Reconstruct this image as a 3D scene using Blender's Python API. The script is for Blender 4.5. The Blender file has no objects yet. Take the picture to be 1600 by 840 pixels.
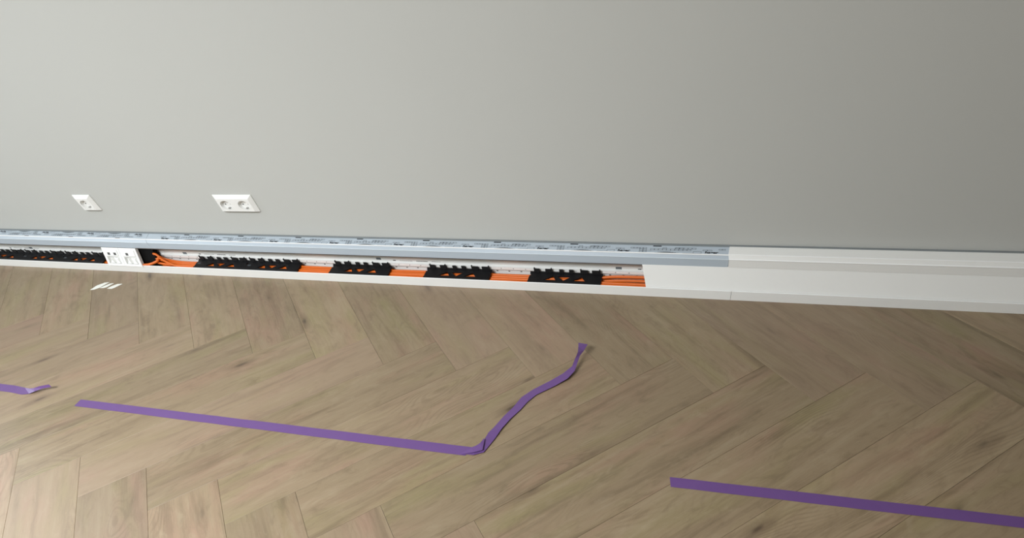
import bpy, bmesh, math, random
from mathutils import Vector, Matrix

# ---------------------------------------------------------------- camera, world, light, exposure
scene = bpy.context.scene
C = scene.collection
F_PX, PITCH, YAW, ROLL = 751.379, -0.955805, -0.404050, -0.185347
CAM = Vector((0.0, -1.323823, 0.803574))
cp, sp, cy, sy, cr, sr = math.cos(PITCH), math.sin(PITCH), math.cos(YAW), math.sin(YAW), math.cos(ROLL), math.sin(ROLL)
fwd = Vector((sy * cp, cy * cp, sp)); right = Vector((cy, -sy, 0)); up = right.cross(fwd)
R2 = cr * right + sr * up; U2 = -sr * right + cr * up
cam_data = bpy.data.cameras.new('camera')
cam_data.sensor_fit = 'HORIZONTAL'; cam_data.sensor_width = 36.0
cam_data.lens = F_PX * 36.0 / 1600.0
cam_data.shift_x = (800.0 - 918.474) / 1600.0
cam_data.shift_y = (790.839 - 420.0) / 1600.0
cam_data.clip_start = 0.02
cam = bpy.data.objects.new('camera', cam_data); C.objects.link(cam)
cam.matrix_world = Matrix(((R2.x, U2.x, -fwd.x, CAM.x), (R2.y, U2.y, -fwd.y, CAM.y), (R2.z, U2.z, -fwd.z, CAM.z), (0, 0, 0, 1)))
scene.camera = cam

world = bpy.data.worlds.new('overcast_sky'); scene.world = world
world.use_nodes = True
world.node_tree.nodes['Background'].inputs[0].default_value = (0.80, 0.90, 1.0, 1)
world.node_tree.nodes['Background'].inputs[1].default_value = 1.0

def area_light(name, loc, rot, sx, sy_, power, color):
    d = bpy.data.lights.new(name, 'AREA'); d.shape = 'RECTANGLE'; d.size = sx; d.size_y = sy_
    d.energy = power; d.color = color
    o = bpy.data.objects.new(name, d); o.location = loc; o.rotation_euler = rot; C.objects.link(o)
    return o
# daylight: an unseen ceiling light behind the camera, added to fit the brightness, and a narrow window in the wall on the left
RX0, RX1, RY0, RZ = -3.70, 2.60, -4.50, 1.80
WIN_Y0, WIN_Y1, WIN_Z0, WIN_Z1 = -1.60, -0.50, 0.30, 1.60
SKX0, SKX1, SKY0, SKY1 = -2.30, -0.70, -2.60, -1.60
area_light('added_ceiling_light', ((SKX0 + SKX1) / 2, (SKY0 + SKY1) / 2, RZ + 0.01), (0, 0, 0), SKX1 - SKX0, SKY1 - SKY0, 102.0, (0.93, 0.97, 1.0))
area_light('window_daylight', (RX0 - 0.01, (WIN_Y0 + WIN_Y1) / 2, (WIN_Z0 + WIN_Z1) / 2), (0, -math.pi / 2, 0), WIN_Z1 - WIN_Z0, WIN_Y1 - WIN_Y0, 14.0, (0.86, 0.94, 1.0))
scene.view_settings.view_transform = 'Standard'
scene.view_settings.look = 'None'
scene.view_settings.gamma = 1.0
scene.view_settings.use_curve_mapping = False
scene.view_settings.exposure = 0.0
scene.cycles.use_denoising = True
scene.cycles.max_bounces = 8
scene.cycles.diffuse_bounces = 5

# ---------------------------------------------------------------- helpers
rnd = random.Random(7)

def s2l(c):
    return tuple((x / 12.92 if x <= 0.04045 else ((x + 0.055) / 1.055) ** 2.4) for x in [v / 255.0 for v in c]) + (1.0,)

def mat(name, rgb, rough=0.5, metallic=0.0, var=0.04, scale=30.0, bump=0.0, spec=0.5):
    m = bpy.data.materials.new(name); m.use_nodes = True
    nt = m.node_tree; b = nt.nodes['Principled BSDF']
    b.inputs['Roughness'].default_value = rough; b.inputs['Metallic'].default_value = metallic
    b.inputs['Specular IOR Level'].default_value = spec
    tc = nt.nodes.new('ShaderNodeTexCoord'); n = nt.nodes.new('ShaderNodeTexNoise')
    n.inputs['Scale'].default_value = scale; n.inputs['Detail'].default_value = 4
    nt.links.new(tc.outputs['Object'], n.inputs['Vector'])
    r = nt.nodes.new('ShaderNodeMapRange')
    r.inputs['To Min'].default_value = 1 - var; r.inputs['To Max'].default_value = 1 + var
    nt.links.new(n.outputs['Fac'], r.inputs['Value'])
    mx = nt.nodes.new('ShaderNodeVectorMath'); mx.operation = 'SCALE'
    mx.inputs[0].default_value = s2l(rgb)[:3]
    nt.links.new(r.outputs['Result'], mx.inputs['Scale'])
    nt.links.new(mx.outputs[0], b.inputs['Base Color'])
    if bump > 0:
        bp = nt.nodes.new('ShaderNodeBump'); bp.inputs['Strength'].default_value = bump; bp.inputs['Distance'].default_value = 0.001
        nt.links.new(n.outputs['Fac'], bp.inputs['Height']); nt.links.new(bp.outputs['Normal'], b.inputs['Normal'])
    return m

def link(name, bm, m, parent=None, smooth=False):
    bmesh.ops.recalc_face_normals(bm, faces=bm.faces)
    me = bpy.data.meshes.new(name); bm.to_mesh(me); bm.free()
    if smooth:
        for p in me.polygons: p.use_smooth = True
    me.materials.append(m)
    o = bpy.data.objects.new(name, me); C.objects.link(o)
    if parent is not None: o.parent = parent
    return o

def thing(name, label, cat, loc, group=None):
    o = bpy.data.objects.new(name, None); o.empty_display_size = 0.02; o.location = loc; C.objects.link(o)
    o['label'] = label; o['category'] = cat
    if group: o['group'] = group
    return o

def tag(o, label, cat, group=None):
    o['label'] = label; o['category'] = cat
    if group: o['group'] = group
    return o

def struct(o):
    o['kind'] = 'structure'; return o

def add_box(bm, x0, x1, y0, y1, z0, z1):
    vs = [bm.verts.new((x, y, z)) for z in (z0, z1) for x, y in ((x0, y0), (x1, y0), (x1, y1), (x0, y1))]
    for f in ((3, 2, 1, 0), (4, 5, 6, 7), (0, 1, 5, 4), (1, 2, 6, 5), (2, 3, 7, 6), (3, 0, 4, 7)):
        bm.faces.new([vs[i] for i in f])

def add_hex(bm, pts):   # 8 corner points, bottom ring then top ring
    vs = [bm.verts.new(p) for p in pts]
    for f in ((3, 2, 1, 0), (4, 5, 6, 7), (0, 1, 5, 4), (1, 2, 6, 5), (2, 3, 7, 6), (3, 0, 4, 7)):
        bm.faces.new([vs[i] for i in f])

def add_extrusion(bm, prof, x0, x1, skew0=None):
    # prof: closed (y, z) outline; extruded along x, the left end may be cut off-square
    a = [bm.verts.new(((skew0(y, z) if skew0 else x0), y, z)) for y, z in prof]
    b = [bm.verts.new((x1, y, z)) for y, z in prof]
    n = len(prof)
    for i in range(n):
        bm.faces.new((a[i], a[(i + 1) % n], b[(i + 1) % n], b[i]))
    for ring in (a, b):
        es = [bm.edges.get((ring[i], ring[(i + 1) % n])) for i in range(n)]
        bmesh.ops.triangle_fill(bm, use_beauty=True, use_dissolve=False, edges=es)

def sheet(pts, th):
    # a bent sheet: outer polyline (y, z) offset inwards by th, returned as closed outline
    out = []
    for i, (y, z) in enumerate(pts):
        ns = []
        for j in (i - 1, i):
            if 0 <= j < len(pts) - 1:
                dy, dz = pts[j + 1][0] - pts[j][0], pts[j + 1][1] - pts[j][1]
                l = math.hypot(dy, dz); ns.append((-dz / l * -1, dy / l * -1) if False else (-dz / l, dy / l))
        ny = sum(n[0] for n in ns); nz = sum(n[1] for n in ns); l = math.hypot(ny, nz)
        k = th / max(0.35, (ny * ns[0][0] + nz * ns[0][1]) / l)
        out.append((y + ny / l * k, z + nz / l * k))
    return list(pts) + out[::-1]

def add_tube(bm, pts, r, seg=8):
    pts = [Vector(p) for p in pts]; rings = []
    for i, p in enumerate(pts):
        t = (pts[min(i + 1, len(pts) - 1)] - pts[max(i - 1, 0)]).normalized()
        a = t.cross(Vector((0, 0, 1)))
        if a.length < 1e-4: a = t.cross(Vector((0, 1, 0)))
        a.normalize(); b = a.cross(t).normalized()
        rings.append([bm.verts.new(p + r * (math.cos(2 * math.pi * k / seg) * a + math.sin(2 * math.pi * k / seg) * b)) for k in range(seg)])
    for i in range(len(rings) - 1):
        for k in range(seg):
            bm.faces.new((rings[i][k], rings[i][(k + 1) % seg], rings[i + 1][(k + 1) % seg], rings[i + 1][k]))
    bm.faces.new(rings[0][::-1]); bm.faces.new(rings[-1])

def smooth_path(pts, n=8):
    P = [Vector(p) for p in pts]; P = [2 * P[0] - P[1]] + P + [2 * P[-1] - P[-2]]; out = []
    for i in range(1, len(P) - 2):
        p0, p1, p2, p3 = P[i - 1:i + 3]
        for k in range(n):
            t = k / n
            out.append(0.5 * ((2 * p1) + (-p0 + p2) * t + (2 * p0 - 5 * p1 + 4 * p2 - p3) * t * t + (-p0 + 3 * p1 - 3 * p2 + p3) * t ** 3))
    out.append(P[-2]); return out

def plate_with_holes(bm, outer, holes, to3d, th):
    # flat plate with cut-outs, given in 2-D and mapped to 3-D by to3d(u, v, n)
    def edges(n_):
        loops = []
        for loop in [outer] + holes:
            vs = [bm.verts.new(to3d(u, v, n_)) for u, v in loop]
            es = [bm.edges.new((vs[i], vs[(i + 1) % len(vs)])) for i in range(len(vs))]
            loops.append((vs, es))
        return loops
    top, bot = edges(0.0), edges(-th)
    for L in (top, bot):
        bmesh.ops.triangle_fill(bm, use_beauty=True, use_dissolve=False, edges=[e for _, es in L for e in es])
    for (a, _), (b, _) in zip(top, bot):
        for i in range(len(a)):
            j = (i + 1) % len(a)
            bm.faces.new((a[i], a[j], b[j], b[i]))

# ---------------------------------------------------------------- materials
def wall_material():
    m = mat('greige_wall_paint', (187, 188, 184), rough=0.65, var=0.012, scale=3.0, spec=0.3)
    nt = m.node_tree; b = nt.nodes['Principled BSDF']
    tc = nt.nodes.new('ShaderNodeTexCoord'); n = nt.nodes.new('ShaderNodeTexNoise')
    n.inputs['Scale'].default_value = 260.0; nt.links.new(tc.outputs['Object'], n.inputs['Vector'])
    bp = nt.nodes.new('ShaderNodeBump'); bp.inputs['Strength'].default_value = 0.03; bp.inputs['Distance'].default_value = 0.001
    nt.links.new(n.outputs['Fac'], bp.inputs['Height']); nt.links.new(bp.outputs['Normal'], b.inputs['Normal'])
    return m

def wood_material():
    m = bpy.data.materials.new('oak_vinyl_plank'); m.use_nodes = True
    nt = m.node_tree; N = nt.nodes; Lk = nt.links; b = N['Principled BSDF']
    tc = N.new('ShaderNodeTexCoord'); oi = N.new('ShaderNodeObjectInfo')
    sep = N.new('ShaderNodeSeparateColor'); Lk.new(oi.outputs['Color'], sep.inputs['Color'])
    W = N.new('ShaderNodeMath'); W.operation = 'MULTIPLY'; W.inputs[1].default_value = 80.0; Lk.new(sep.outputs['Blue'], W.inputs[0])

    def mapped(sx, sy_):
        mp = N.new('ShaderNodeMapping'); mp.inputs['Scale'].default_value = (sx, sy_, 1.0)
        Lk.new(tc.outputs['Object'], mp.inputs['Vector']); return mp

    def noise(sx, sy_, scale, detail=4.0, rough=0.55, dist=0.0):
        n = N.new('ShaderNodeTexNoise'); n.noise_dimensions = '4D'
        n.inputs['Scale'].default_value = scale; n.inputs['Detail'].default_value = detail
        n.inputs['Roughness'].default_value = rough; n.inputs['Distortion'].default_value = dist
        Lk.new(mapped(sx, sy_).outputs[0], n.inputs['Vector']); Lk.new(W.outputs[0], n.inputs['W']); return n

    def mixc(fac, a, c, blend='MIX'):
        x = N.new('ShaderNodeMix'); x.data_type = 'RGBA'; x.blend_type = blend
        if isinstance(fac, float): x.inputs[0].default_value = fac
        else: Lk.new(fac, x.inputs[0])
        for i, v in ((6, a), (7, c)):
            if isinstance(v, tuple): x.inputs[i].default_value = v
            else: Lk.new(v, x.inputs[i])
        return x.outputs[2]

    def ramp(v, lo, hi, to0=0.0, to1=1.0):
        r = N.new('ShaderNodeMapRange'); r.inputs['From Min'].default_value = lo; r.inputs['From Max'].default_value = hi
        r.inputs['To Min'].default_value = to0; r.inputs['To Max'].default_value = to1
        Lk.new(v, r.inputs['Value']); return r.outputs['Result']

    base = s2l((141, 123, 98)); pink = s2l((149, 120, 100)); olive = s2l((138, 125, 92)); dark = s2l((108, 91, 70)); pale = s2l((155, 139, 114))
    patch = noise(1.4, 5.0, 2.2, 3.0)
    patch2 = noise(1.0, 4.0, 3.5, 2.0)
    col = mixc(ramp(patch.outputs['Fac'], 0.50, 0.74), base, pink)
    col = mixc(ramp(patch2.outputs['Fac'], 0.5, 0.72), col, olive)
    # broad streaks along the plank
    streak = noise(1.2, 14.0, 2.4, 5.0, 0.6, 0.6)
    col = mixc(ramp(streak.outputs['Fac'], 0.51, 0.74, 0.0, 0.8), col, dark)
    col = mixc(ramp(streak.outputs['Fac'], 0.46, 0.25, 0.0, 0.7), col, pale)
    # cathedral grain: strongly warped bands
    wv = N.new('ShaderNodeTexWave'); wv.wave_type = 'BANDS'; wv.bands_direction = 'Y'; wv.wave_profile = 'SIN'
    warp = noise(1.6, 5.5, 1.6, 1.5, 0.4)
    wm = mapped(1.0, 1.0); add = N.new('ShaderNodeVectorMath'); add.operation = 'MULTIPLY_ADD'
    Lk.new(warp.outputs['Color'], add.inputs[0]); add.inputs[1].default_value = (0.0, 0.55, 0.0); Lk.new(wm.outputs[0], add.inputs[2])
    Lk.new(add.outputs[0], wv.inputs['Vector']); wv.inputs['Scale'].default_value = 22.0; wv.inputs['Distortion'].default_value = 1.2; wv.inputs['Detail'].default_value = 3.0
    gate = noise(1.2, 4.0, 2.0, 1.0)
    gm = N.new('ShaderNodeMath'); gm.operation = 'MULTIPLY'
    Lk.new(ramp(wv.outputs['Fac'], 0.50, 0.95, 0.0, 0.34), gm.inputs[0]); Lk.new(ramp(gate.outputs['Fac'], 0.56, 0.68), gm.inputs[1])
    col = mixc(gm.outputs[0], col, dark)
    # cloudy wear
    cloud = noise(3.0, 9.0, 3.4, 5.0, 0.65, 1.4)
    col = mixc(ramp(cloud.outputs['Fac'], 0.53, 0.72, 0.0, 0.55), col, dark)
    col = mixc(ramp(cloud.outputs['Fac'], 0.46, 0.28, 0.0, 0.55), col, pale)
    fleck = noise(5.0, 34.0, 3.0, 4.0, 0.6, 2.2)
    col = mixc(ramp(fleck.outputs['Fac'], 0.62, 0.76, 0.0, 0.32), col, s2l((172, 156, 130)))
    col = mixc(ramp(fleck.outputs['Fac'], 0.38, 0.25, 0.0, 0.26), col, s2l((100, 82, 64)))
    # fine pores
    pore = noise(3.0, 90.0, 3.0, 5.0, 0.7)
    col = mixc(ramp(pore.outputs['Fac'], 0.52, 0.82, 0.0, 0.26), col, s2l((108, 91, 73)))
    col = mixc(ramp(pore.outputs['Fac'], 0.45, 0.25, 0.0, 0.22), col, s2l((170, 155, 134)))
    # knots
    vo = N.new('ShaderNodeTexVoronoi'); vo.voronoi_dimensions = '2D'; vo.inputs['Scale'].default_value = 2.0
    km = mapped(1.0, 3.2); ko = N.new('ShaderNodeVectorMath'); ko.operation = 'ADD'
    Lk.new(km.outputs[0], ko.inputs[0]); Lk.new(W.outputs[0], ko.inputs[1]); Lk.new(ko.outputs[0], vo.inputs['Vector'])
    kn = noise(2.0, 7.0, 7.0, 3.0)
    ka = N.new('ShaderNodeMath'); ka.operation = 'MULTIPLY_ADD'; ka.inputs[1].default_value = 0.09
    Lk.new(kn.outputs['Fac'], ka.inputs[0]); Lk.new(vo.outputs['Distance'], ka.inputs[2])
    kg = noise(1.0, 2.0, 2.6, 1.0)
    def gated(lo, hi, amt):
        g = N.new('ShaderNodeMath'); g.operation = 'MULTIPLY'
        Lk.new(ramp(ka.outputs[0], lo, hi, 0.0, amt), g.inputs[0]); Lk.new(ramp(kg.outputs['Fac'], 0.46, 0.58), g.inputs[1]); return g.outputs[0]
    col = mixc(gated(0.17, 0.06, 0.62), col, s2l((88, 71, 55)))
    col = mixc(gated(0.085, 0.055, 0.6), col, s2l((62, 50, 40)))
    # tone of each plank
    tone = N.new('ShaderNodeVectorMath'); tone.operation = 'SCALE'
    Lk.new(col, tone.inputs[0]); Lk.new(ramp(sep.outputs['Red'], 0.0, 1.0, 0.90, 1.10), tone.inputs['Scale'])
    final = mixc(ramp(sep.outputs['Green'], 0.55, 1.0, 0.0, 0.35), tone.outputs[0], s2l((146, 124, 107)))
    Lk.new(final, b.inputs['Base Color'])
    b.inputs['Roughness'].default_value = 0.48; b.inputs['Specular IOR Level'].default_value = 0.45
    bp = N.new('ShaderNodeBump'); bp.inputs['Strength'].default_value = 0.12; bp.inputs['Distance'].default_value = 0.0006
    Lk.new(pore.outputs['Fac'], bp.inputs['Height']); Lk.new(bp.outputs['Normal'], b.inputs['Normal'])
    return m

M_WALL = wall_material()
M_WOOD = wood_material()
M_SUB = mat('brown_subfloor', (84, 70, 56), rough=0.9)
M_CEIL = mat('white_ceiling_paint', (235, 234, 230), rough=0.8, var=0.01)
M_WHITE = mat('white_plastic', (232, 232, 229), rough=0.38, var=0.012, scale=12)
M_BEAD = mat('white_edge_highlight', (250, 251, 251), rough=0.22, var=0.01)  # exposed film edge, and painted highlights on white lid and lip
M_FILM = mat('grey_protective_film', (178, 189, 199), rough=0.33, var=0.025, scale=9)
M_FILMEDGE = mat('pale_film_edge', (212, 222, 229), rough=0.25, var=0.02)
M_INK = mat('black_print_ink', (24, 25, 28), rough=0.6)
M_INKGREY = mat('grey_print_ink', (100, 107, 112), rough=0.6)
M_INKSOFT = mat('soft_grey_outline_ink', (112, 120, 127), rough=0.6)
M_BACK = mat('white_trunking_back', (236, 232, 232), rough=0.45, var=0.015)
M_BLACK = mat('black_plastic', (21, 21, 23), rough=0.5, var=0.08, spec=0.3)
M_BOX = mat('black_mounting_box', (14, 13, 13), rough=0.8, var=0.08, spec=0.1)
M_ORANGE = mat('orange_cable_jacket', (218, 104, 20), rough=0.42, var=0.06, scale=60)
M_TAPE = mat('purple_masking_tape', (103, 72, 130), rough=0.42, var=0.05, scale=40, bump=0.15)
M_SCRAP = mat('white_label_paper', (236, 236, 228), rough=0.6)
M_LIDSHADE = mat('dark_brown_lid_shade', (84, 76, 72), rough=0.7)  # shade line below the lid, as a dark colour
M_STRIP = mat('grey_back_strip', (128, 134, 136), rough=0.7)
M_PIN = mat('dark_pin_hole', (30, 28, 27), rough=0.7)
M_STEEL = mat('steel_earth_clip', (170, 168, 165), rough=0.3, metallic=0.9)
M_MARK = mat('grey_port_icon', (70, 68, 66), rough=0.6)

# ---------------------------------------------------------------- the room
def struct_box(name, *dims, m=M_WALL):
    bm = bmesh.new(); add_box(bm, *dims); return struct(link(name, bm, m))
struct_box('wall_back', RX0 - 0.12, RX1 + 0.12, 0.0, 0.12, -0.05, RZ)
struct_box('wall_right', RX1, RX1 + 0.12, RY0 - 0.12, 0.0, -0.05, RZ)
struct_box('wall_front', RX0 - 0.12, RX1 + 0.12, RY0 - 0.12, RY0, -0.05, RZ)
bm = bmesh.new()
add_box(bm, RX0 - 0.12, SKX0, RY0 - 0.12, 0.12, RZ, RZ + 0.1); add_box(bm, SKX1, RX1 + 0.12, RY0 - 0.12, 0.12, RZ, RZ + 0.1)
add_box(bm, SKX0, SKX1, RY0 - 0.12, SKY0, RZ, RZ + 0.1); add_box(bm, SKX0, SKX1, SKY1, 0.12, RZ, RZ + 0.1)
struct(link('ceiling', bm, M_CEIL))
bm = bmesh.new()
add_box(bm, RX0 - 0.12, RX0, RY0, WIN_Y0, -0.05, RZ); add_box(bm, RX0 - 0.12, RX0, WIN_Y1, 0.0, -0.05, RZ)
add_box(bm, RX0 - 0.12, RX0, WIN_Y0, WIN_Y1, -0.05, WIN_Z0); add_box(bm, RX0 - 0.12, RX0, WIN_Y0, WIN_Y1, WIN_Z1, RZ)
struct(link('wall_left', bm, M_WALL))
bm = bmesh.new(); t = 0.05; ym = (WIN_Y0 + WIN_Y1) / 2
for a in ((WIN_Y0, WIN_Y0 + t, WIN_Z0, WIN_Z1), (WIN_Y1 - t, WIN_Y1, WIN_Z0, WIN_Z1), (ym - t / 2, ym + t / 2, WIN_Z0 + t, WIN_Z1 - t),
          (WIN_Y0 + t, WIN_Y1 - t, WIN_Z0, WIN_Z0 + t), (WIN_Y0 + t, WIN_Y1 - t, WIN_Z1 - t, WIN_Z1)):
    add_box(bm, RX0 - 0.09, RX0 - 0.03, *a)
struct(link('window_1', bm, M_WHITE))
bm = bmesh.new()
for a in ((SKX0 - 0.05, SKX0, SKY0 - 0.05, SKY1 + 0.05), (SKX1, SKX1 + 0.05, SKY0 - 0.05, SKY1 + 0.05), (SKX0, SKX1, SKY0 - 0.05, SKY0), (SKX0, SKX1, SKY1, SKY1 + 0.05)):
    add_box(bm, a[0], a[1], a[2], a[3], RZ - 0.02, RZ)
struct(link('added_skylight_frame', bm, M_WHITE))  # frame of the added, unseen ceiling opening

# floor: dark bed with herringbone planks laid on it, cut along the walls
floor = struct_box('floor', RX0, RX1, RY0, 0.0, -0.05, -0.006, m=M_SUB)
PW, PL = 0.157860, 0.781154
TH = math.pi / 4 + 0.0075
VA = Vector((math.cos(TH), math.sin(TH))); VB = Vector((math.sin(TH), -math.cos(TH)))
P00 = Vector((-2.355395, -0.339632))
E1 = PW * (VA + VB); E2 = -(PL + PW) * VA + (PL - PW) * VB

def clip(poly, n, d):   # keep points with n.p <= d
    out = []
    for i in range(len(poly)):
        a, b = poly[i], poly[(i + 1) % len(poly)]; da, db = n.dot(a) - d, n.dot(b) - d
        if da <= 0: out.append(a)
        if da * db < 0: out.append(a + (b - a) * (da / (da - db)))
    return out

def plank(origin, ax, length, width_dir, tilt):
    g = 0.0002
    c = origin + ax * length / 2 + width_dir * PW / 2
    poly = [origin + ax * g + width_dir * g, origin + ax * (length - g) + width_dir * g,
            origin + ax * (length - g) + width_dir * (PW - g), origin + ax * g + width_dir * (PW - g)]
    for n, d in ((Vector((1, 0)), RX1 - 0.004), (Vector((-1, 0)), -RX0 - 0.004), (Vector((0, 1)), -0.004), (Vector((0, -1)), -RY0 - 0.004)):
        poly = clip(poly, n, d)
        if len(poly) < 3: return
    area = abs(sum(poly[i].x * poly[(i + 1) % len(poly)].y - poly[(i + 1) % len(poly)].x * poly[i].y for i in range(len(poly)))) / 2
    if area < 0.0015: return
    ang = math.atan2(ax.y, ax.x); ca, sa = math.cos(-ang), math.sin(-ang)
    loc = [Vector(((p - c).x * ca - (p - c).y * sa, (p - c).x * sa + (p - c).y * ca)) for p in poly]
    cen = sum(loc, Vector((0, 0))) / len(loc)
    bm = bmesh.new(); bev = 0.00045
    def ring(z, inset):
        vs = []
        for p in loc:
            d = cen - p
            vs.append(bm.verts.new((p.x + math.copysign(min(inset, abs(d.x)), d.x), p.y + math.copysign(min(inset, abs(d.y)), d.y), z)))
        return vs
    r0, r1, r2 = ring(-0.006, 0), ring(-bev * 0.8, 0), ring(0, bev)
    n = len(loc)
    bm.faces.new(r0[::-1]); bm.faces.new(r2)
    for a, b in ((r0, r1), (r1, r2)):
        for i in range(n): bm.faces.new((a[i], a[(i + 1) % n], b[(i + 1) % n], b[i]))
    o = link('plank', bm, M_WOOD, floor)
    o.location = (c.x, c.y, -rnd.random() * 0.0003); o.rotation_euler = (0, 0, ang)
    o.color = (rnd.random(), rnd.random(), rnd.random(), 1)

for row in range(-1, 6):
    for k in range(-28, 44):
        P = P00 + k * E1 + row * E2
        if not (RX0 - 1 < P.x < RX1 + 1): continue
        plank(P, -VA, PL, VB, 0)                       # planks rising to the right
        plank(P + PW * VB, -VB, PL, VA, 1)             # planks crossing them

# ---------------------------------------------------------------- cable trunking along the wall
X0, X1 = -3.60, 2.50
LIDB, LIDC, LIDD = (-0.030, 0.1087), (-0.035, 0.0990), (-0.035, 0.0786)   # edge line, step, lower edge of lid (y, z)
LIPZ = 0.0256
trunk = thing('cable_trunking', 'long white wall trunking along the floor, half open with grey film on its upper lid', 'trunking', (X0, -0.03, 0))
def part(name, bm, m, parent=trunk, smooth=False, world_parent=None):
    o = link(name, bm, m, parent, smooth)
    off = parent.location.copy() if parent.parent is None else parent.parent.location.copy()
    if parent.parent is None:
        for v in o.data.vertices: v.co -= off
    else:
        for v in o.data.vertices: v.co -= off
    return o
XS = -0.006     # joint between the two lengths of trunking
for xa, xb in ((X0, XS - 0.0004), (XS + 0.0004, X1)):
    bm = bmesh.new()
    prof = [(-0.0005, 0.0), (-0.0600, 0.0), (-0.0600, LIPZ - 0.0008), (-0.0592, LIPZ), (-0.0562, LIPZ), (-0.0562, 0.004), (-0.0060, 0.004),
            (-0.0060, 0.0340), (-0.0125, 0.0352), (-0.0125, 0.0430), (-0.0060, 0.0442), (-0.0060, 0.1080), (-0.0005, 0.1080)]
    add_extrusion(bm, prof, xa, xb)
    body = part('trunking_body', bm, M_WHITE)
    bm = bmesh.new(); add_tube(bm, [(xa, -0.0590, LIPZ - 0.0002), (xb, -0.0590, LIPZ - 0.0002)], 0.0012, 8)
    part('lip_highlight', bm, M_BEAD, body)  # bright highlight along the lip, put in as whiter material
    if xa < -1: body_left = body

# upper lids: two lengths with protective film, one white
def lid(name, xa, xb, m, grow=0.0, skew=None):
    bm = bmesh.new()
    pts = [(-0.0055, 0.1085), (-0.0055, 0.1162), (LIDB[0], LIDB[1]), (LIDC[0], LIDC[1]), (LIDD[0], LIDD[1]), (-0.030, LIDD[1] - 0.0002)]
    pts = [(y - (grow if i > 2 else 0), z + (grow if i in (1, 2, 3) else 0)) for i, (y, z) in enumerate(pts)]
    add_extrusion(bm, sheet(pts, 0.0016), xa, xb, skew)
    return part(name, bm, m)
def bead(lid_obj, y, z, xa, xb, r, m, name='edge_highlight_bead'):
    bm = bmesh.new(); add_tube(bm, [(xa, y, z), (xb, y, z)], r, 8); return part(name, bm, m, lid_obj)
XF, XW = -2.052, -0.0245
lid1 = lid('film_lid', X0, XF - 0.0006, M_FILM)
lid1['label'] = 'grey film covered lid length at the far left'
lid2 = lid('film_lid', XF + 0.0006, XW - 0.0004, M_FILM)
lid2['label'] = 'grey film covered lid with printed outlines'
lid3 = lid('white_lid', XW, X1, M_WHITE, grow=0.0012, skew=lambda y, z: XW - (0.003 if z > 0.105 else 0.0) + (0.0008 if z < 0.085 else 0))
for lo, xa, xb in ((lid1, X0, XF - 0.0006), (lid2, XF + 0.0006, XW - 0.0004)):
    bead(lo, LIDB[0] - 0.0001, LIDB[1] - 0.0002, xa, xb, 0.0015, M_BEAD)
    bead(lo, LIDC[0] + 0.0001, LIDC[1] - 0.0002, xa, xb, 0.0010, M_FILMEDGE, 'film_fold')
bead(lid3, LIDB[0] + 0.0004, LIDB[1] + 0.0008, XW - 0.002, X1, 0.0012, M_BEAD)
bead(lid3, LIDC[0] - 0.0009, LIDC[1] + 0.0006, XW, X1, 0.0018, M_BEAD)  # highlight lines on the white lid, put in as whiter tubes

# print on the film: logo strokes, bars, outlined boxes, repeated along the lid (flat ink a hair above the film)
def film_pt(x, t, n=0.00035):
    y = -0.0055 + (LIDB[0] + 0.0055) * t; z = 0.1162 + (LIDB[1] - 0.1162) * t
    return (x, y - n * 0.29, z + n * 0.957)
def ink_quad(bm, x0, x1, t0, t1, sl=0.0):
    vs = [bm.verts.new(film_pt(*p)) for p in ((x0 + sl, t0), (x1 + sl, t0), (x1, t1), (x0, t1))]
    bm.faces.new(vs)
def ink_box(bm, x0, x1, t0, t1, lw=0.0010):
    lt = lw / 0.027
    ink_quad(bm, x0, x1, t0, t0 + lt); ink_quad(bm, x0, x1, t1 - lt, t1); ink_quad(bm, x0, x0 + lw, t0, t1); ink_quad(bm, x1 - lw, x1, t0, t1)
def lettering(txt):
    cu = bpy.data.curves.new('lettering', 'FONT'); cu.body = txt; cu.size = 1.0; cu.offset = 0.035; cu.shear = 0.15; cu.resolution_u = 2
    ob = bpy.data.objects.new('lettering', cu); C.objects.link(ob)
    me = ob.evaluated_get(bpy.context.evaluated_depsgraph_get()).to_mesh()
    vs = [tuple(v.co) for v in me.vertices]; fs = [tuple(p.vertices) for p in me.polygons]
    x0, x1 = min(v[0] for v in vs), max(v[0] for v in vs); y0, y1 = min(v[1] for v in vs), max(v[1] for v in vs)
    bpy.data.objects.remove(ob); bpy.data.curves.remove(cu)
    return [((x - x0) / (x1 - x0), (y - y0) / (y1 - y0)) for x, y, z in vs], fs
LET_V, LET_F = lettering('hager')
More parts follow.
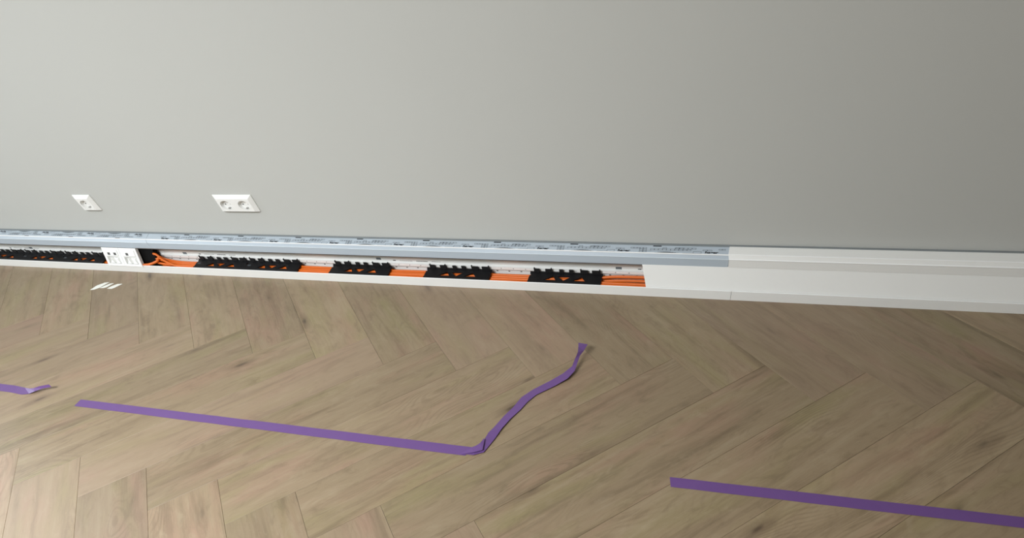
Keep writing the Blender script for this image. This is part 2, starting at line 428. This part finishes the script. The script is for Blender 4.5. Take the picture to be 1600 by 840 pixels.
def film_print(lid_obj, centres, flip, xmin, xmax):
    black, grey, soft = bmesh.new(), bmesh.new(), bmesh.new()
    for xc in centres:
        def wr(fn, bm, x0, x1, t0, t1, **k):
            if flip: a, b, c, d = xc - x1, xc - x0, 1 - t1, 1 - t0
            else: a, b, c, d = xc + x0, xc + x1, t0, t1
            if a > xmin and b < xmax: fn(bm, a, b, c, d, **k)
        if xmin < xc - 0.019 and xc + 0.019 < xmax:
            vs = []
            for u, v in LET_V:
                x, t = -0.018 + 0.036 * u, 0.98 - 0.36 * v
                vs.append(black.verts.new(film_pt(xc - x, 1 - t) if flip else film_pt(xc + x, t)))
            for f in LET_F: black.faces.new([vs[i] for i in f])
        wr(ink_quad, black, 0.078, 0.101, 0.03, 0.15)         # short dark bar near the wall
        n = 9
        for i in range(n):                                   # low arch
            x0 = 0.086 + i * 0.064 / n; h = 0.15 * math.sin(math.pi * (i + 0.5) / n)
            wr(ink_quad, grey, x0, x0 + 0.064 / n, 0.97 - h - 0.03, 0.97)
        for i in range(10): wr(ink_box, soft, 0.072 + i * 0.011, 0.083 + i * 0.011, 0.42, 0.64)
        for i in (3, 6, 7): wr(ink_box, soft, 0.072 + i * 0.011, 0.083 + i * 0.011, 0.24, 0.42)
        for i in range(5): wr(ink_box, soft, 0.140 + i * 0.011, 0.151 + i * 0.011, 0.22, 0.42)
        wr(ink_box, soft, 0.188, 0.210, 0.66, 0.95)
        wr(ink_quad, soft, 0.160, 0.188, 0.91, 0.94)
        for i in range(2): wr(ink_box, soft, -0.024 + i * 0.012, -0.012 + i * 0.012, 0.42, 0.60)
        for i in range(3): wr(ink_box, soft, 0.017 + i * 0.009, 0.026 + i * 0.009, 0.30, 0.46)
        for i in range(2):
            for j in range(3): wr(ink_box, soft, 0.042 + i * 0.010, 0.052 + i * 0.010, 0.30 + 0.21 * j, 0.51 + 0.21 * j)
        wr(ink_quad, soft, 0.062, 0.075, 0.69, 0.72)
    for bm_, m, nm in ((black, M_INK, 'print_lettering'), (grey, M_INKGREY, 'print_arches'), (soft, M_INKSOFT, 'print_outlines')):
        part(nm, bm_, m, lid_obj)['kind'] = 'stuff'
film_print(lid2, [-0.0711 - 0.2366 * k for k in range(-2, 9)], False, XF + 0.003, XW - 0.003)
film_print(lid1, [-2.100 - 0.2366 * k for k in range(-1, 6)], True, X0, XF - 0.003)

# added strips: painted shade under the lids' edge; grey line along the wall
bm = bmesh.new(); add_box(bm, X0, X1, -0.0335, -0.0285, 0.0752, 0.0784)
part('lid_shade_strip', bm, M_LIDSHADE)
bm = bmesh.new(); add_box(bm, X0, X1, -0.0052, -0.0004, 0.1082, 0.1196)
part('back_strip', bm, M_STRIP)

# sloping front covers over the right part of the opening
XC = -0.2495
def cover(xa, xb, skew=None):
    bm = bmesh.new()
    pts = [(-0.0338, 0.0800), (-0.0352, 0.0782), (-0.0552, 0.0262), (-0.0552, 0.0230)]
    add_extrusion(bm, sheet(pts, 0.0018), xa, xb, skew)
    return part('front_cover', bm, M_WHITE)
cover(XC, X1, lambda y, z: -0.2561 + (0.0802 - z) * 0.262)

# ink stamps and small holes on the trunking's back plate
bm = bmesh.new()
def back_quad(bm, x0, x1, z0, z1, y=-0.0062):
    bm.faces.new([bm.verts.new(p) for p in ((x0, y, z0), (x1, y, z0), (x1, y, z1), (x0, y, z1))])
for x, z in ((-2.758, 0.0485), (-1.9535, 0.0490), (-1.1315, 0.0530), (-0.330, 0.0490)):
    if x < -0.3 or True: back_quad(bm, x - 0.009, x + 0.009, z - 0.0035, z + 0.0035)
part('grey_stamps', bm, M_INKGREY, body_left)['kind'] = 'stuff'
bm = bmesh.new()
for x, z in ((-2.88, 0.0472), (-1.884, 0.0480), (-1.074, 0.0492), (-0.2685, 0.0480)):
    back_quad(bm, x - 0.005, x + 0.005, z - 0.0014, z + 0.0014)
    xx = x + 0.02; r = random.Random(int(abs(x) * 1000))
    for w in range(3):
        ln = 0.045 - 0.008 * w
        e = xx + ln
        while xx < e and xx < -0.262:
            q = 0.0018 + r.random() * 0.002; back_quad(bm, xx, xx + q, z - 0.0009 - (0.0004 if w == 1 else 0), z + 0.0004 + (0.0006 if w == 1 else 0)); xx += q + 0.0009
        xx += 0.014
part('stamped_text', bm, M_MARK, body_left)['kind'] = 'stuff'
bm = bmesh.new(); x = -2.98
while x < -0.26:
    back_quad(bm, x, x + 0.003, 0.0382, 0.0402, -0.0127); back_quad(bm, x + 0.02, x + 0.026, 0.0262, 0.0288); x += 0.04
part('punched_holes', bm, M_MARK, body_left)['kind'] = 'stuff'

# ---------------------------------------------------------------- black slotted rails clipped into the trunking
RL = 0.2262
TEETH = ((0.06, 0.137, 'l'), (0.22, 0.313, 'r'), (0.414, 0.466, ''), (0.55, 0.606, ''), (0.703, 0.803, 'l'), (0.86, 0.972, 'r'))
def rail_pt(x0):
    def f(u, v, n):   # u along the rail, v from back edge (0) to front edge (1), n upwards
        return (x0 + u, -0.0165 - 0.0385 * v, 0.0335 - 0.0075 * v + n)
    return f
def rail_unit(parent, x0, last):
    f = rail_pt(x0); e = RL
    bm = bmesh.new()
    tri = [[(0.215 * e, 0.74), (0.385 * e, 0.74), (0.335 * e, 0.32)], [(0.395 * e, 0.34), (0.585 * e, 0.34), (0.49 * e, 0.77)], [(0.61 * e, 0.74), (0.79 * e, 0.74), (0.725 * e, 0.32)]]
    outer = [(0.0, 0.12), (0.004, 0.26), (0.0, 0.40), (0.0, 1.0), (e, 1.0), (e, 0.40), (e - 0.004, 0.26), (e, 0.12), (e, 0.0), (0.0, 0.0)]
    plate_with_holes(bm, outer, tri, f, 0.002)
    part('rail_plate', bm, M_BLACK, parent)
    bm = bmesh.new()      # folded front edge
    yf, zf = -0.0550, 0.0260
    add_hex(bm, [(x0, yf - 0.0006, zf - 0.006), (x0 + e, yf - 0.0006, zf - 0.006), (x0 + e, yf + 0.0014, zf - 0.006), (x0, yf + 0.0014, zf - 0.006),
                 (x0, yf - 0.0006, zf + 0.0012), (x0 + e, yf - 0.0006, zf + 0.0012), (x0 + e, yf + 0.003, zf + 0.0018), (x0, yf + 0.003, zf + 0.0018)])
    part('front_flange', bm, M_BLACK, parent)
    bm = bmesh.new()      # low web along the back that carries the lugs
    add_box(bm, x0, x0 + e, -0.0182, -0.0164, 0.0315, 0.0362)
    part('back_web', bm, M_BLACK, parent)
    for a, b, spike in TEETH:
        xa, xb, zt, w = x0 + a * e, x0 + b * e, 0.0455, 0.0035
        ol = [(xa, 0.0345), (xb, 0.0345), (xb, zt), (xa, zt)]
        if spike == 'l': ol = [(xa, 0.0345), (xb, 0.0345), (xb, zt), (xa + w, zt), (xa + w, zt + 0.0032), (xa, zt + 0.0032)]
        if spike == 'r': ol = [(xa, 0.0345), (xb, 0.0345), (xb, zt + 0.0032), (xb - w, zt + 0.0032), (xb - w, zt), (xa, zt)]
        bm = bmesh.new(); plate_with_holes(bm, ol, [], lambda u, v, n: (u, -0.0200 - n, v), 0.0036)
        part('clip_lug', bm, M_BLACK, parent)
    if last in (1, 2):
        bm = bmesh.new()
        for i in range(3):
            u = 0.035 * e + i * 0.0045
            vs = [bm.verts.new(f(*p)) for p in ((u, 0.58, 0.0003), (u + 0.0022, 0.58, 0.0003), (u + 0.0022, 0.40, 0.0003), (u, 0.40, 0.0003))]
            bm.faces.new(vs)
        part('moulded_mark', bm, M_INKGREY, parent)
GR = 'black slotted rails in the open trunking'
for x0, n, lab in ((-3.0215, 3, 'long black slotted rail at the left end, running up to the white outlets'),
                   (-1.893, 2, 'double length black slotted rail just right of the orange cable loops'),
                   (-1.3115, 1, 'single black slotted rail, second from the orange cable loops'),
                   (-0.9550, 1, 'single black slotted rail in the middle of the three short ones'),
                   (-0.6020, 1, 'single black slotted rail nearest the white front cover')):
    t = thing('slotted_rail', lab, 'rail', (x0, -0.055, 0.02), GR)
    for k in range(n): rail_unit(t, x0 + k * RL, 1 if n > 1 else 0)

# ---------------------------------------------------------------- orange cables
GC = 'orange cables in the trunking'
CR = 0.0041
def cable(pts, label, r=CR):
    bm = bmesh.new(); add_tube(bm, smooth_path(pts, 6), r, 10)
    o = link('orange_cable', bm, M_ORANGE, None, True); tag(o, label, 'cable', GC)
def run(y, z, xa, xb, seed, first=(), last=()):
    r = random.Random(seed); pts = list(first); n = int((xb - xa) / 0.17)
    for i in range(n + 1):
        x = xa + (xb - xa) * i / n
        pts.append((x, y + (r.random() - 0.5) * 0.003, z + (r.random() - 0.5) * 0.0016))
    return pts + list(last)
right_end = -0.215
cable(run(-0.0215, 0.0230, -1.96, -0.62, 1, [(-2.0730, -0.030, 0.0560), (-2.058, -0.033, 0.0555), (-2.048, -0.034, 0.0470), (-2.030, -0.028, 0.034)],
          [(-0.47, -0.0215, 0.0232), (-0.40, -0.0205, 0.0240), (-0.335, -0.0172, 0.0290), (right_end, -0.0172, 0.0305)]), 'rearmost orange cable, looping out of the black box and lying against the white back')
cable(run(-0.0300, 0.0212, -1.96, -0.62, 2, [(-2.0730, -0.034, 0.0400), (-2.050, -0.036, 0.0370), (-2.020, -0.034, 0.0280)],
          [(-0.47, -0.0290, 0.0205), (-0.38, -0.0235, 0.0180), (-0.30, -0.0215, 0.0205), (right_end, -0.0215, 0.0210)]), 'second orange cable from the white back plate')
cable(run(-0.0388, 0.0210, -1.96, right_end, 3, [(-2.0730, -0.042, 0.0310), (-2.035, -0.043, 0.0260)]), 'third orange cable from the white back plate')
cable(run(-0.0474, 0.0195, -1.95, right_end, 5, [(-2.1280, -0.0560, 0.0270), (-2.100, -0.0525, 0.0285), (-2.062, -0.046, 0.0370), (-2.048, -0.041, 0.0470), (-2.036, -0.040, 0.0420), (-2.012, -0.043, 0.0300)]),
      'orange cable nearest the front lip, curling out from under the outlet')
cable(run(-0.0410, 0.0112, -1.99, right_end, 6, [(-2.0680, -0.032, 0.0150)]), 'lower orange cable hidden under the rear of the bundle')
cable(run(-0.0492, 0.0100, -1.99, right_end, 7, [(-2.0680, -0.043, 0.0140)]), 'lower orange cable hidden under the front of the bundle')
for i, (y, z) in enumerate(((-0.0235, 0.0225), (-0.0330, 0.0212), (-0.0425, 0.0208))):
    cable(run(y, z, -3.02, -2.302, 20 + i), ('rear', 'middle', 'front')[i] + ' orange cable seen through the holes of the far left rail')

# ---------------------------------------------------------------- white data outlets on the sloping front
A_TOP, A_BOT = Vector((0, -0.0348, 0.0776)), Vector((0, -0.0600, 0.0222))
SD = (A_BOT - A_TOP); SL = SD.length; SD.normalize(); SN = Vector((0, SD.z, -SD.y)).normalized()
if SN.y > 0: SN = -SN
def slope(x, v, n): return Vector((x, 0, 0)) + A_TOP + SD * v + SN * n
def slope_box(bm, x0, x1, v0, v1, n0, n1, b=0.0):
    add_hex(bm, [slope(x0, v0, n0), slope(x1, v0, n0), slope(x1, v1, n0), slope(x0, v1, n0),
                 slope(x0 + b, v0 + b, n1), slope(x1 - b, v0 + b, n1), slope(x1 - b, v1 - b, n1), slope(x0 + b, v1 - b, n1)])
def outlet(xa, xb, label, marks, box):
    t = thing('data_outlet', label, 'outlet', ((xa + xb) / 2, -0.045, 0.02), 'white data outlets in the trunking')
    bm = bmesh.new()
    w = xb - xa
    plate_with_holes(bm, [(xa, 0.0005), (xb, 0.0005), (xb, SL), (xa, SL)], [[(xa + 0.012, 0.030), (xb - 0.012, 0.030), (xb - 0.012, SL - 0.008), (xa + 0.012, SL - 0.008)]],
                     lambda u, v, n: slope(u, v, n + 0.0035), 0.0096)
    part('outlet_frame', bm, M_WHITE, t)
    bm = bmesh.new(); slope_box(bm, xa + 0.010, xb - 0.010, 0.008, 0.0285, 0.0034, 0.0056, 0.0016); part('label_field', bm, M_WHITE, t)
    bm = bmesh.new(); slope_box(bm, xa + 0.010, xb - 0.010, 0.028, SL - 0.006, -0.0080, -0.0060); part('port_recess', bm, M_WHITE, t)
    for i in range(2):
        m0 = xa + 0.013 + i * (w - 0.026) / 2; m1 = m0 + (w - 0.026) / 2; mid = (m0 + m1) / 2
        bm = bmesh.new()
        base = [slope(m0 + 0.003, SL - 0.0085, -0.006), slope(m1 - 0.003, SL - 0.0085, -0.006), slope(mid, 0.0325, -0.006)]
        top = [slope(m0 + 0.004, SL - 0.0090, 0.0030), slope(m1 - 0.004, SL - 0.0090, 0.0030), slope(mid, 0.0390, 0.0020)]
        a = [bm.verts.new(p) for p in base]; b = [bm.verts.new(p) for p in top]
        bm.faces.new(a); bm.faces.new(b)
        for k in range(3): bm.faces.new((a[k], a[(k + 1) % 3], b[(k + 1) % 3], b[k]))
        part('port_shutter', bm, M_WHITE, t)
    for u in marks:
        x = xa + u * w; bm = bmesh.new()
        slope_box(bm, x - 0.0058, x + 0.0062, 0.0165, 0.0245, 0.0050, 0.0062)
        part('port_icon', bm, M_MARK, t)
    bm = bmesh.new()
    prof = [(-0.0135, 0.0060), (-0.0135, 0.0720), (-0.0230, 0.0720), (-0.0250, 0.0690), (-0.0410, 0.0330), (-0.0410, 0.0060)]
    add_extrusion(bm, prof, box[0], box[1])
    part('mounting_box', bm, M_BOX, t)
outlet(-2.3010, -2.2165, 'white data outlet with two small dark icons, left of the pair', (0.36, 0.72), (-2.300, -2.2170))
outlet(-2.2155, -2.1310, 'white data outlet with one dark icon, beside the black box and cable loops', (0.42,), (-2.2160, -2.0700))

# ---------------------------------------------------------------- wall sockets
SZ, SH = 0.1925, 0.0490
def ellipse(cx, cz, rx, rz, n=28):
    return [(cx + rx * math.cos(2 * math.pi * i / n), cz + rz * math.sin(2 * math.pi * i / n)) for i in range(n)]
def wall_socket(name, x0, w, wells, label):
    t = thing(name, label, 'socket', (x0 + w / 2, 0, SZ))
    d, ix, it, ib = 0.0105, 0.0125, 0.0095, 0.0035
    o4 = [(x0, SZ), (x0 + w, SZ), (x0 + w, SZ + SH), (x0, SZ + SH)]
    i4 = [(x0 + ix, SZ + ib), (x0 + w - ix, SZ + ib), (x0 + w - ix, SZ + SH - it), (x0 + ix, SZ + SH - it)]
    bm = bmesh.new()
    a = [bm.verts.new((x, -0.0002, z)) for x, z in o4]; a2 = [bm.verts.new((x, -0.0022, z)) for x, z in o4]; b = [bm.verts.new((x, -d, z)) for x, z in i4]
    for q, p in ((a, a2), (a2, b)):
        for k in range(4): bm.faces.new((q[k], q[(k + 1) % 4], p[(k + 1) % 4], p[k]))
    part('socket_frame', bm, M_WHITE, t)
    zc = SZ + ib + (SH - it - ib) / 2
    bm = bmesh.new()
    plate_with_holes(bm, i4, [ellipse(x0 + c, zc, 0.0215, 0.0130) for c in wells], lambda u, v, n: (u, -d - n, v), 0.0015)
    part('socket_face', bm, M_WHITE, t)
    for c in wells:
        bm = bmesh.new(); n = 28
        r0 = [bm.verts.new((x, -d + 0.0004, z)) for x, z in ellipse(x0 + c, zc, 0.0213, 0.0128)]
        r1 = [bm.verts.new((x, -0.0008, z)) for x, z in ellipse(x0 + c, zc, 0.0200, 0.0118)]
        for k in range(n): bm.faces.new((r0[k], r0[(k + 1) % n], r1[(k + 1) % n], r1[k]))
        bm.faces.new(r1)
        wl = part('socket_well', bm, M_WHITE, t)
        for s in (-1, 1):
            bm = bmesh.new(); bm.faces.new([bm.verts.new((x, -0.0012, z)) for x, z in ellipse(x0 + c + s * 0.0105, zc, 0.0028, 0.0018, 12)])
            part('pin_hole', bm, M_PIN, wl)
            bm = bmesh.new(); add_box(bm, x0 + c - 0.003, x0 + c + 0.003, -0.0075, -0.0010, zc + s * 0.0098 - 0.0009, zc + s * 0.0098 + 0.0009)
            part('earth_clip', bm, M_STEEL, wl)
wall_socket('wall_socket', -2.2705, 0.082, (0.041,), 'white single wall socket at the left, above the white outlets')
wall_socket('double_wall_socket', -1.6490, 0.153, (0.0405, 0.1115), 'white double wall socket with two round wells side by side')

# ---------------------------------------------------------------- purple tape on the floor
def ribbon(bm, stations, th=0.0003):
    # stations: pairs of 3-D points, left and right edge
    def rows(dz): return [(bm.verts.new((a[0], a[1], a[2] + dz)), bm.verts.new((b[0], b[1], b[2] + dz))) for a, b in stations]
    top, bot = rows(th), rows(0.0)
    for i in range(len(top) - 1):
        (a, b), (c, d) = top[i], top[i + 1]; (e, f), (g, h) = bot[i], bot[i + 1]
        bm.faces.new((a, b, d, c)); bm.faces.new((e, g, h, f)); bm.faces.new((a, c, g, e)); bm.faces.new((b, f, h, d))
    for (a, b), (e, f) in ((top[0], bot[0]), (top[-1], bot[-1])): bm.faces.new((a, b, f, e))
def lerp(a, b, t): return tuple(a[i] + (b[i] - a[i]) * t for i in range(3))
def straight(a0, b0, a1, b1, n=24, seed=0, bulge=0.0):
    r = random.Random(seed); out = []
    for i in range(n + 1):
        t = i / n; j = (r.random() - 0.5) * 0.0008
        a, b = lerp(a0, a1, t), lerp(b0, b1, t)
        z = bulge * r.random()
        out.append(((a[0], a[1] + j, a[2] + z), (b[0], b[1] + j, b[2] + bulge * r.random())))
    return out
E0 = 0.0002
t1 = thing('masking_tape', 'long purple tape strip on the floor whose right end turns up towards the trunking', 'tape', (-1.15, -0.70, 0))
bm = bmesh.new()
ribbon(bm, straight((-1.7687, -0.7000, E0), (-1.7656, -0.7262, E0), (-0.5300, -0.6885, E0), (-0.5369, -0.7155, E0), 30, 1, 0.0003))
part('straight_run', bm, M_TAPE, t1)
bm = bmesh.new()
st = [((-0.5344, -0.6905, 0.0008), (-0.5480, -0.7120, 0.0012)), ((-0.5180, -0.6830, 0.0030), (-0.5180, -0.7120, 0.0022)),
      ((-0.5080, -0.6690, 0.0052), (-0.4960, -0.7000, 0.0020)), ((-0.5060, -0.6420, 0.0045), (-0.4850, -0.6560, 0.0022)),
      ((-0.5000, -0.6200, 0.0020), (-0.4790, -0.6230, 0.0036)), ((-0.4900, -0.5830, 0.0015), (-0.4690, -0.5890, 0.0030)),
      ((-0.4770, -0.5490, 0.0010), (-0.4560, -0.5580, 0.0025)), ((-0.4680, -0.5130, 0.0012), (-0.4470, -0.5280, 0.0020)),
      ((-0.4480, -0.4830, 0.0012), (-0.4330, -0.5010, 0.0022)), ((-0.4120, -0.4470, 0.0030), (-0.3950, -0.4640, 0.0030)),
      ((-0.3860, -0.4200, 0.0060), (-0.3690, -0.4370, 0.0060)), ((-0.3680, -0.3960, 0.0110), (-0.3580, -0.4090, 0.0080)),
      ((-0.3650, -0.3740, 0.0180), (-0.3570, -0.3820, 0.0130)), ((-0.3620, -0.3560, 0.0235), (-0.3560, -0.3600, 0.0170)),
      ((-0.3660, -0.3360, 0.0245), (-0.3500, -0.3420, 0.0190)), ((-0.3700, -0.3200, 0.0250), (-0.3450, -0.3215, 0.0230))]
ribbon(bm, st)
tw = part('twisted_run', bm, M_TAPE, t1)
bm = bmesh.new()      # flap folded over at the corner
ribbon(bm, [((-0.5500, -0.7105, 0.0016), (-0.5470, -0.7135, 0.0014)), ((-0.5260, -0.6960, 0.0062), (-0.5170, -0.7060, 0.0052)), ((-0.5110, -0.6800, 0.0085), (-0.4990, -0.6970, 0.0060)), ((-0.5085, -0.6640, 0.0080), (-0.5050, -0.6670, 0.0078))])
part('folded_flap', bm, M_TAPE, tw)
tw['label'] = 'creased, twisted end lifting off the floor'
bm = bmesh.new()
st = straight((-2.75, -0.6850, E0), (-2.75, -0.7100, E0), (-2.0700, -0.6800, E0), (-2.0620, -0.7080, E0), 16, 2, 0.0003)
st += [((-2.0200, -0.6840, 0.0010), (-2.0010, -0.7110, 0.0003)), ((-1.9850, -0.6890, 0.0060), (-1.9760, -0.7050, 0.0010)), ((-1.9580, -0.6900, 0.0120), (-1.9540, -0.6970, 0.0060)),
       ((-1.9350, -0.6830, 0.0160), (-1.9330, -0.6860, 0.0090)), ((-1.9050, -0.6740, 0.0180), (-1.9020, -0.6760, 0.0110))]
ribbon(bm, st)
tag(link('masking_tape', bm, M_TAPE), 'purple tape strip at the left picture edge with a curled up end', 'tape', 'purple tape marks on the floor')
t1['group'] = 'purple tape marks on the floor'
bm = bmesh.new()
ribbon(bm, straight((-0.0720, -0.6990, E0), (-0.0660, -0.7238, E0), (1.20, -0.6700, E0), (1.20, -0.6935, E0), 24, 3, 0.0003))
tag(link('masking_tape', bm, M_TAPE), 'straight flat purple tape strip at the right, in the darker part of the floor', 'tape', 'purple tape marks on the floor')

# three scraps of white label on the floor
def scrap(pts, label):
    bm = bmesh.new(); a = [bm.verts.new((x, y, 0.0009 + dz)) for x, y, dz in pts]; b = [bm.verts.new((x, y, 0.0003)) for x, y, dz in pts]
    n = len(pts); bm.faces.new(a); bm.faces.new(b[::-1])
    for i in range(n): bm.faces.new((a[i], a[(i + 1) % n], b[(i + 1) % n], b[i]))
    tag(link('label_scrap', bm, M_SCRAP), label, 'scrap', 'white label scraps on the floor')
scrap([(-2.2925, -0.1885, 0), (-2.2760, -0.1850, 0.0005), (-2.2640, -0.1720, 0), (-2.2500, -0.1370, 0.0015), (-2.2700, -0.1400, 0.0005), (-2.2900, -0.1600, 0)], 'leftmost and longest of the white label scraps on the floor')
scrap([(-2.2600, -0.1735, 0), (-2.2430, -0.1720, 0.0005), (-2.2330, -0.1650, 0), (-2.2230, -0.1410, 0.0015), (-2.2390, -0.1440, 0.0005), (-2.2520, -0.1580, 0)], 'middle and smallest of the white label scraps on the floor')
scrap([(-2.2230, -0.1740, 0), (-2.2000, -0.1740, 0.0005), (-2.1930, -0.1660, 0), (-2.1790, -0.1420, 0.0015), (-2.2010, -0.1440, 0.0005), (-2.2150, -0.1560, 0)], 'rightmost of the white label scraps on the floor')
